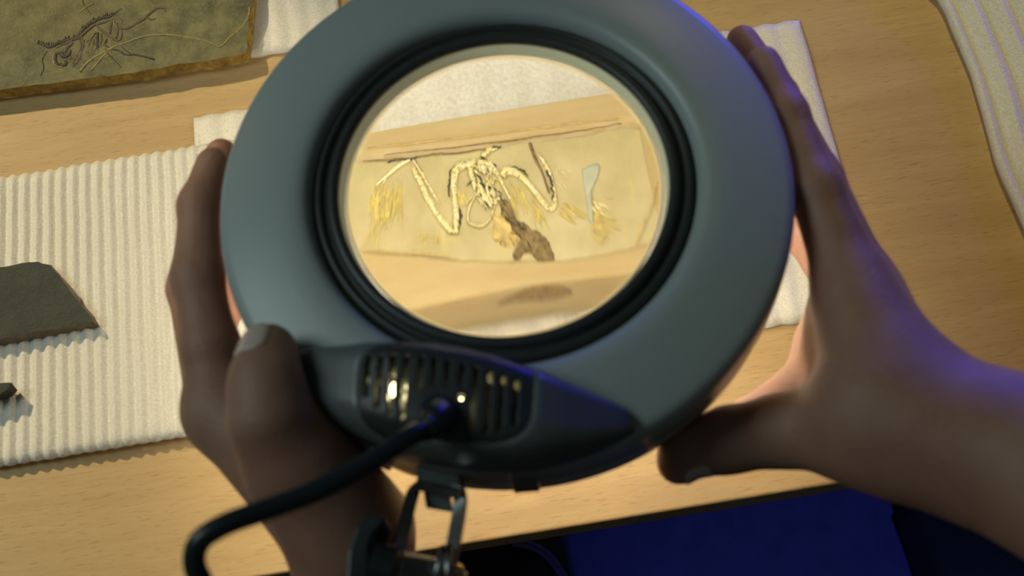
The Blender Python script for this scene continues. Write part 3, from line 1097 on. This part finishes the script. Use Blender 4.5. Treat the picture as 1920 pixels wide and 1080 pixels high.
bone('dark_line', B([(185, 290), (250, 285), (310, 310), (345, 350)]), [2, 3, 3, 1], RELIEF_DARK, 0.0002, 0.5, 0.0002)
bone('wing_bone', B([(420, 180), (480, 280), (520, 400), (540, 490), (542, 560), (505, 598)]), [4, 7, 7, 7, 8, 6], BONE, 0.0003, 0.6, 0.0001)
bone('wing_bone', B([(360, 110), (400, 220), (450, 320), (500, 470)]), [5, 5, 3, 3], TAIL, 0.0002)
bone('dark_line', B([(490, 300), (515, 400), (530, 520)]), [3, 4, 2], RELIEF_DARK, 0.0008, 0.4, 0.0003)
for q in range(150):                                    # splintered ribs and breast bones
    x, y = rng.uniform(985, 1330), rng.uniform(150, 560)
    if abs(x - (1080 + (y - 200) * 0.25)) > 110:
        continue
    an = rng.normal(1.15, 0.6)
    ln = rng.uniform(20, 85)
    bone('bone_splinter', A([(x, y), (x + ln * .5 * math.cos(an) + rng.normal(0, 4), y + ln * .5 * math.sin(an)), (x + ln * math.cos(an), y + ln * math.sin(an))]),
         [1.2, rng.uniform(2, 4), 1], BONE if q % 5 else RELIEF_DARK, rng.uniform(0.0003, 0.0008), 0.6, n=3)


def patch(name, poly, mat, dz, thick=0.0006, seed=0, jit=0.0006):
    pts = catmull([(*p, 0) for p in poly + poly[:1]], 7)[:-1]
    w = []
    for x, y, _ in pts:
        q = thru(x, y, ZR + dz)
        w.append((q[0] + jit * (fn(q[0], q[1], seed, 400) + 0.7 * fn(q[0], q[1], seed, 1500)), q[1] + jit * (fn(q[0], q[1], seed + 5, 400) + 0.7 * fn(q[0], q[1], seed + 5, 1500))))
    w = np.array(w)
    c = w.mean(0)
    vs, fs = [], []
    m = len(w)
    for s, z in ((1.0, ZR - 0.0003), (0.97, ZR + dz * 0.6), (0.8, ZR + dz), (0.5, ZR + dz)):
        for p in w:
            q = c + (p - c) * s
            vs.append((q[0], q[1], z + (dz * 0.8 * fn(q[0], q[1], seed, 500) if s < 0.95 else 0)))
    for r in range(3):
        for i in range(m):
            fs.append((r * m + i, r * m + (i + 1) % m, (r + 1) * m + (i + 1) % m, (r + 1) * m + i))
    vs.append((c[0], c[1], ZR + dz))
    for i in range(m):
        fs.append((3 * m + i, 3 * m + (i + 1) % m, len(vs) - 1))
    return mk(name, vs, fs, mat, plate)


patch('tail_tissue', B([(125, 480), (190, 520), (220, 600), (270, 650), (330, 700), (420, 755), (490, 820), (525, 900), (530, 945), (440, 940), (390, 925), (345, 895), (265, 945), (240, 930), (320, 870), (290, 790), (250, 730), (180, 640), (140, 560)]), TAIL, 0.0008, seed=4, jit=0.0011)
patch('tail_tissue', B([(170, 640), (230, 640), (300, 680), (350, 720), (300, 750), (230, 700)]), RELIEF_DARK, 0.0007, seed=6)
patch('ochre_stain', B([(100, 640), (180, 650), (240, 740), (290, 830), (240, 860), (170, 850), (110, 790)]), OCHRE, 0.0003, seed=8, jit=0.0012)
patch('grey_patch', B([(735, 290), (800, 258), (860, 250), (862, 320), (825, 410), (800, 500), (822, 650), (792, 678), (770, 560), (745, 400)]), GREYBONE, 0.0004, seed=9, jit=0.0004)


def feathers(name, x0, x1, y0, y1, mapf, ang, spread, n, mat, lmin, lmax, wid=1.2):
    """fine barbs nobody could count: one part"""
    ps = []
    for _ in range(n):
        x, y = rng.uniform(x0, x1), rng.uniform(y0, y1)
        an = rng.normal(ang, spread)
        ln = rng.uniform(lmin, lmax)
        pl = mapf([(x, y), (x + ln * .5 * math.cos(an), y + ln * .5 * math.sin(an)), (x + ln * math.cos(an), y + ln * math.sin(an))])
        v, f = relief('', pl, np.array([.4, wid, .3]) * SC, mat, ZR + 0.00012, plate, scale=1, mapper=lensmap(ZR), flat=0.3, n=2)
        ps.append((v, f))
    v, f = join(ps)
    return tag(mk(name, v, f, mat, plate), kind='stuff')


feathers('feather_barbs', 190, 430, 320, 560, A, 1.6, 0.12, 60, FEATHER, 60, 300, 2.0)
feathers('feather_barbs', 160, 260, 450, 800, A, 1.75, 0.12, 26, FEATHER, 60, 200, 2.4)
feathers('feather_barbs', 560, 740, 780, 860, A, 1.25, 0.4, 18, FEATHER, 20, 70, 2.2)
feathers('feather_barbs', 880, 960, 400, 520, A, 1.5, 0.1, 18, FEATHER, 40, 120, 2.8)
feathers('feather_barbs', 190, 330, 380, 520, B, 1.15, 0.15, 30, FEATHER, 60, 170, 2.4)
feathers('feather_barbs', 360, 440, 520, 640, B, 1.15, 0.1, 16, FEATHER, 60, 180, 2.0)
feathers('feather_barbs', 560, 720, 540, 640, B, 0.55, 0.2, 28, FEATHER, 40, 140, 2.2)
feathers('feather_barbs', 780, 900, 500, 780, B, 0.62, 0.2, 44, FEATHER, 40, 160, 2.4)
feathers('feather_barbs', 540, 620, 260, 420, B, 0.6, 0.3, 14, FEATHER_PALE, 30, 70, 1.6)
feathers('feather_barbs', 790, 900, 500, 600, B, 0.6, 0.2, 10, FEATHER_PALE, 50, 110, 3.0)
bone('rim_crack', B([(1285, 385), (1265, 470), (1245, 560), (1190, 680), (1140, 800), (1125, 870)]), [2.5, 2, 1.4, 2, 1.6, 1], OCHRE, 0.0006, 0.6, 0.0001)
bone('rim_crack', A([(90, 188), (200, 185), (330, 178), (450, 168)]), [1.2, 1.6, 2, 1.4], TAIL, 0.0004, 0.5, 0.00005)
bone('rim_crack', A([(540, 155), (700, 130), (850, 125), (1000, 105), (1130, 80)]), [1.6, 2.4, 1.6, 1.8, 1], TAIL, 0.0004, 0.5, 0.0001)
bone('rim_crack', A([(60, 940), (200, 940), (420, 965), (600, 965), (800, 990), (900, 1005)]), [1.2, 2.6, 2, 2.6, 2, 1], OCHRE, 0.0008, 0.5, 0.0001)

bone('rim_crack', [(690, 277), (800, 265), (930, 250), (1040, 236), (1160, 222)], [1.5, 2.5, 1.5, 2.5, 1.5], OCHRE, 0.0021, 0.4, 0.0001)
bone('rim_crack', [(720, 290), (850, 277), (960, 263), (1100, 243), (1165, 232)], [1, 1.8, 2.2, 1.4, 1], TAIL, 0.0012, 0.4, 0.0001)
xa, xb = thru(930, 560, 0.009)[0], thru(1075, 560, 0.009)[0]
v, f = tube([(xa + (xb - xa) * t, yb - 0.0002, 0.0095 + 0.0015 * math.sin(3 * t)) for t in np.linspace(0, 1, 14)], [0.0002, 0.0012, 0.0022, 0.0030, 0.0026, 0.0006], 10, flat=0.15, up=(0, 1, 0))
mk('refracted_tail_patch', v, f, TAIL_REFRACTED, plate)  # brown painted on the front wall for the tail refracted through the resin

# ------------------------------------------------------------------ hands


def capsule_field(P, a, b, ra, rb):
    ab = b - a
    t = np.clip(((P - a) @ ab) / (ab @ ab), 0, 1)
    d = P - (a + t[..., None] * ab)
    return np.sqrt((d * d).sum(-1)) - (ra + (rb - ra) * t)


class Sculpt:
    """one continuous skin surface grown over tapered bones and blended at the joints"""

    def __init__(self):
        self.c = []

    def add(self, pts, radii, k=0.006):
        for i in range(len(pts) - 1):
            self.c.append((np.array(pts[i]), np.array(pts[i + 1]), radii[i], radii[i + 1], k))

    def value(self, P):
        d = np.full(P.shape[:-1], 1.0)
        for a, b, ra, rb, k in self.c:
            e = capsule_field(P, a, b, ra, rb)
            h = np.clip(0.5 + 0.5 * (e - d) / k, 0, 1)
            d = e * (1 - h) + d * h - k * h * (1 - h)
        return d

    def grad(self, P):
        e = 2e-4
        g = np.stack([self.value(P + np.eye(3)[i] * e) - self.value(P - np.eye(3)[i] * e) for i in range(3)], -1)
        return g / (np.linalg.norm(g, axis=-1, keepdims=True) + 1e-12)

    def mesh(self, h=0.002):
        lo = np.min([np.minimum(c[0], c[1]) - max(c[2], c[3]) for c in self.c], 0) - 0.012
        hi = np.max([np.maximum(c[0], c[1]) + max(c[2], c[3]) for c in self.c], 0) + 0.012
        n = np.ceil((hi - lo) / h).astype(int) + 1
        ax = [lo[i] + h * np.arange(n[i]) for i in range(3)]
        D = np.full(n, 0.05)
        for a, b, ra, rb, k in self.c:
            m = max(ra, rb) + 0.016
            s = []
            for i in range(3):
                l_, h_ = min(a[i], b[i]) - m, max(a[i], b[i]) + m
                i0 = max(0, int((l_ - lo[i]) / h))
                i1 = min(n[i], int((h_ - lo[i]) / h) + 2)
                s.append(slice(i0, i1))
            P = np.stack(np.meshgrid(ax[0][s[0]], ax[1][s[1]], ax[2][s[2]], indexing='ij'), -1)
            e = capsule_field(P, a, b, ra, rb)
            d = D[s[0], s[1], s[2]]
            hh = np.clip(0.5 + 0.5 * (e - d) / k, 0, 1)
            D[s[0], s[1], s[2]] = e * (1 - hh) + d * hh - k * hh * (1 - hh)
        ins = D < 0
        cs = [(i, j, k) for i in (0, 1) for j in (0, 1) for k in (0, 1)]

        def sl(A_, o): return A_[o[0]:n[0] - 1 + o[0], o[1]:n[1] - 1 + o[1], o[2]:n[2] - 1 + o[2]]
        cnt = sum(sl(ins, o).astype(int) for o in cs)
        act = (cnt > 0) & (cnt < 8)
        idx = np.argwhere(act)
        vid = -np.ones(act.shape, int)
        vid[act] = np.arange(len(idx))
        acc = np.zeros((len(idx), 3))
        num = np.zeros(len(idx))
        for o in cs:
            for axn in range(3):
                if o[axn]:
                    continue
                o2 = list(o)
                o2[axn] = 1
                va = D[idx[:, 0] + o[0], idx[:, 1] + o[1], idx[:, 2] + o[2]]
                vb = D[idx[:, 0] + o2[0], idx[:, 1] + o2[1], idx[:, 2] + o2[2]]
                cr = (va < 0) != (vb < 0)
                t = np.where(cr, va / np.where(cr, va - vb, 1), 0)
                p = np.tile(np.array(o, float), (len(idx), 1))
                p[:, axn] = t
                acc[cr] += p[cr]
                num[cr] += 1
        verts = lo + h * (idx + acc / num[:, None])
        faces = []
        for axn in range(3):
            b_, c_ = (axn + 1) % 3, (axn + 2) % 3
            s0 = [slice(None)] * 3
            s1 = [slice(None)] * 3
            s0[axn] = slice(0, n[axn] - 1)
            s1[axn] = slice(1, n[axn])
            cr = np.argwhere(ins[tuple(s0)] != ins[tuple(s1)])
            for e in cr:
                if e[b_] == 0 or e[c_] == 0 or e[b_] >= n[b_] - 1 or e[c_] >= n[c_] - 1:
                    continue
                q = []
                for db, dc in ((0, 0), (1, 0), (1, 1), (0, 1)):
                    g = e.copy()
                    g[b_] -= 1 - db
                    g[c_] -= 1 - dc
                    q.append(vid[tuple(g)])
                if not ins[tuple(e)]:
                    q = q[::-1]
                faces.append(q)
        return verts, faces


def J(*l):
    return [pz(x, y, z) for x, y, z in l]


person = empty('person', (0.1, -0.30, -0.74))
tag(person, 'person with bare forearms holding the magnifying lamp by its rim with both hands', 'person')

LHn = Sculpt()
# index, middle, ring, little finger: they hold the rim from below and outside
LHn.add(J((411, 765, .134), (395, 650, .140), (370, 520, .143), (374, 385, .142), (399, 308, .140)), [.0118, .0110, .0100, .0084, .0072], .005)
LHn.add(J((412, 780, .116), (358, 540, .116), (382, 375, .118), (415, 290, .118)), [.0125, .0098, .0086, .0072], .004)
LHn.add(J((418, 790, .100), (372, 560, .095), (440, 430, .104), (500, 360, .111)), [.012, .0093, .0080, .0068], .004)
LHn.add(J((440, 800, .086), (400, 620, .080), (460, 520, .094), (510, 470, .106)), [.011, .0085, .0072, .0062], .004)
wl = (650, 1075, .118)
LHn.add(J((664, 1075, .128), (410, 775, .133)), [.0150, .0118], .012)
LHn.add(J((672, 1078, .112), (414, 785, .116)), [.0155, .0118], .012)
LHn.add(J((678, 1080, .100), (432, 795, .100)), [.0150, .0115], .012)
LHn.add(J((675, 1080, .092), (450, 810, .088)), [.014, .0110], .012)
# thumb lying on the upper face
LHn.add(J((654, 1010, .136), (556, 862, .160), (508, 782, .1755), (498, 715, .1795), (503, 662, .1770)), [.0225, .0190, .0145, .0119, .0108], .007)
LHn.add(J((694, 985, .118), (640, 915, .128)), [.0165, .0160], .014)
LHn.add(J((560, 880, .145), (430, 770, .132)), [.014, .010], .014)
# wrist and forearm
LHn.add(J((660, 1078, .114), (655, 1200, .118), (650, 1420, .13), (655, 1700, .14)), [.0185, .021, .027, .034], .014)
v, f = LHn.mesh(0.0018)
left = mk('left_hand', v, f, SKIN, person, recalc=False)
tag(left, 'left hand with its thumb on the lamp face')

RHn = Sculpt()
RHn.add(J((1602, 545, .142), (1530, 355, .148), (1475, 215, .149), (1432, 118, .149)), [.0140, .0104, .0086, .0072], .005)
RHn.add(J((1616, 545, .124), (1532, 335, .128), (1458, 180, .128), (1392, 78, .128)), [.0140, .0104, .0086, .0072], .004)
RHn.add(J((1618, 560, .106), (1520, 370, .102), (1430, 240, .105), (1350, 190, .112)), [.013, .0098, .0082, .0070], .004)
RHn.add(J((1615, 590, .090), (1510, 440, .084), (1420, 340, .090), (1345, 300, .105)), [.012, .0090, .0074, .0062], .004)
RHn.add(J((1775, 795, .148), (1602, 555, .142)), [.0165, .0140], .012)
RHn.add(J((1785, 798, .130), (1616, 555, .124)), [.0165, .0140], .012)
RHn.add(J((1790, 800, .114), (1618, 570, .108)), [.018, .013], .012)
RHn.add(J((1790, 815, .102), (1615, 600, .094)), [.016, .012], .012)
# thumb under the rim
RHn.add(J((1740, 815, .146), (1600, 800, .134), (1462, 808, .122), (1365, 825, .119), (1282, 850, .119)), [.0215, .0195, .0130, .0118, .0098], .008)
RHn.add(J((1282, 850, .119), (1270, 872, .119)), [.0092, .0072], .005)
# web between thumb and index finger
RHn.add(J((1600, 760, .120), (1575, 660, .114), (1585, 590, .120)), [.015, .0125, .0125], .014)
RHn.add(J((1640, 740, .148), (1620, 640, .144)), [.018, .016], .014)
RHn.add(J((1560, 590, .104), (1543, 650, .096), (1530, 715, .096), (1480, 760, .099), (1410, 785, .104)), [.010, .0098, .0105, .0105, .0095], .010)
RHn.add(J((1700, 810, .140), (1690, 740, .140)), [.022, .020], .016)
RHn.add(J((1780, 812, .142), (1900, 856, .150), (2080, 925, .162), (2350, 1040, .175)), [.0240, .0262, .031, .038], .016)
v, f = RHn.mesh(0.0018)
right = mk('right_hand', v, f, SKIN, person, recalc=False)
tag(right, 'right hand and forearm with its thumb under the lamp rim')


def nail(sc, base, tipp, side, width, length, parent, nx=9, ny=9):
    """nail plate laid on the finger's own surface"""
    ax_ = tipp - base
    ax_ /= np.linalg.norm(ax_)
    nrm = side - ax_ * (side @ ax_)
    nrm /= np.linalg.norm(nrm)
    bi = np.cross(ax_, nrm)
    top_, fs_ = [], []
    for i in range(nx):
        for j in range(ny):
            u, w = i / (nx - 1) * 2 - 1, j / (ny - 1) * 2 - 1
            m = math.sqrt(max(0.0, 1 - abs(u) ** 4))
            p = tipp + ax_ * (u * length / 2) + bi * (w * width / 2 * (0.55 + 0.45 * m)) + nrm * 0.022
            for _ in range(60):
                dist = sc.value(p[None])[0] - 0.0004
                if dist < 2e-5:
                    break
                p = p - nrm * dist * 0.8
            top_.append(p + nrm * 0.0003 * (1 - w * w))
    n1 = len(top_)
    low = [p - nrm * 0.0011 for p in top_]
    for i in range(nx - 1):
        for j in range(ny - 1):
            a_ = i * ny + j
            q = (a_, a_ + 1, a_ + ny + 1, a_ + ny)
            fs_.append(q)
            fs_.append(tuple(x + n1 for x in q[::-1]))
    edge = [j for j in range(ny)] + [i * ny + ny - 1 for i in range(1, nx)] + [(nx - 1) * ny + j for j in range(ny - 2, -1, -1)] + [i * ny for i in range(nx - 2, 0, -1)]
    for k in range(len(edge)):
        a_, b_ = edge[k], edge[(k + 1) % len(edge)]
        fs_.append((a_, b_, b_ + n1, a_ + n1))
    return mk('fingernail', top_ + low, fs_, NAIL, parent)


tb, tt = J((497, 715, .1795), (500, 658, .1768))
nail(LHn, tb, tt, -V * 1.0 - RIGHT * 0.42 + UP * 0.12, 0.0140, 0.0140, left)
tb, tt = J((1365, 825, .119), (1290, 862, .119))
nail(RHn, tb, tt, -UP * 0.9 - V * 0.55, 0.0110, 0.0105, right)

# ------------------------------------------------------------------ things below the table edge
ZB = -0.30
pp = [(620, 1000), (1654, 800), (1691, 952), (1675, 961), (1672, 968), (1685, 1003), (1699, 1040), (1713, 1085), (1738, 1180), (1760, 1300), (620, 1300)]
pv = [pz(x, y, ZB) for x, y in pp]
vs = [tuple(p) for p in pv] + [(p[0], p[1], ZB - 0.03) for p in pv]
n5 = len(pv)
fs = [tuple(range(n5)), tuple(range(n5, 2 * n5))[::-1]] + [(i, (i + 1) % n5, n5 + (i + 1) % n5, n5 + i) for i in range(n5)]
panel = empty('stool', (float(np.mean([p[0] for p in pv])), float(np.mean([p[1] for p in pv])), -0.74))
tag(panel, 'dark blue flat stool seat below the table edge', 'stool')
bevel(mk('seat', vs, fs, BLUE_PANEL, panel, False), 0.004)
for p in (pv[0], pv[1], pv[9], pv[10]):
    c = np.array([np.mean([q[0] for q in pv]), np.mean([q[1] for q in pv])])
    q = np.array(p[:2]) * 0.85 + c * 0.15
    v, f = box((q[0] - 0.015, q[1] - 0.015, -0.74), (q[0] + 0.015, q[1] + 0.015, ZB - 0.0305))
    mk('leg', v, f, BLACK, panel, False)

# black bag with a rounded corner, right
ZG = -0.245
bp = [(1676, 968), (1679, 960), (1692, 953), (1760, 925), (1900, 870), (2150, 800), (2300, 1250), (1800, 1350), (1740, 1180), (1716, 1085), (1702, 1040), (1688, 1003)]
bpt = [pz(x, y, ZB) for x, y in bp]
cen = np.mean(bpt, 0)
vs, fs = [], []
m_ = len(bpt)
for s, z in ((0.95, -0.739), (1.0, -0.70), (1.0, ZG - 0.02), (1.0, ZG - 0.006), (0.99, ZG), (0.8, ZG + 0.004), (0.4, ZG + 0.008)):
    for p in bpt:
        q = cen + (p - cen) * s
        vs.append((q[0], q[1], z + (0.003 * fn(q[0], q[1], 3, 40) if z > ZG - 0.001 else 0)))
for r in range(6):
    for i in range(m_):
        fs.append((r * m_ + i, r * m_ + (i + 1) % m_, (r + 1) * m_ + (i + 1) % m_, (r + 1) * m_ + i))
vs.append((cen[0], cen[1], ZG + 0.01))
for i in range(m_):
    fs.append((6 * m_ + i, 6 * m_ + (i + 1) % m_, len(vs) - 1))
fs.append(tuple(range(m_))[::-1])
tag(mk('bag', vs, fs, BAG), 'black bag with a rounded corner, below the right forearm', 'bag')

# dark clothing with a blue-lit zip, bottom centre: the person's jacket front
zj = -0.20
jo = [(700, 1046), (880, 1024), (985, 1012), (1030, 1030), (1062, 1065), (1090, 1110), (1130, 1220), (1150, 1400), (700, 1400)]
jp = [pz(x, y, zj) for x, y in jo]
cen = np.mean(jp, 0)
vs, fs = [], []
m_ = len(jp)
for s, z in ((0.9, zj - 0.08), (1.0, zj - 0.02), (1.0, zj - 0.004), (0.97, zj), (0.7, zj + 0.008), (0.3, zj + 0.012)):
    for p in jp:
        q = cen + (p - cen) * s
        vs.append((q[0], q[1], z + 0.004 * fn(q[0], q[1], 8, 30)))
for r in range(5):
    for i in range(m_):
        fs.append((r * m_ + i, r * m_ + (i + 1) % m_, (r + 1) * m_ + (i + 1) % m_, (r + 1) * m_ + i))
vs.append((cen[0], cen[1], zj + 0.012))
for i in range(m_):
    fs.append((5 * m_ + i, 5 * m_ + (i + 1) % m_, len(vs) - 1))
fs.append(tuple(range(m_))[::-1])
jacket = mk('jacket', vs, fs, JACKET, person)
tag(jacket, 'dark brown jacket front')
zp = catmull([pz(x, y, zj + 0.006) for x, y in [(960, 1019), (985, 1023), (1010, 1033), (1030, 1050), (1045, 1070), (1060, 1100), (1080, 1150)]], 6)
v, f = strip(zp, 0.004, 0.0025, V)
zt_ = mk('zip', v, f, ZIP, jacket, False)
tp = []
for i in range(2, len(zp) - 1, 1):
    tg = zp[i + 1] - zp[i - 1]
    s_ = np.cross(tg, V)
    s_ /= np.linalg.norm(s_)
    tp.append(strip([zp[i] + s_ * 0.001, zp[i] + s_ * 0.004], 0.0018, 0.002, tg))
v, f = join(tp)
tag(mk('zip_teeth', v, f, ZIP, zt_, False), kind='stuff')
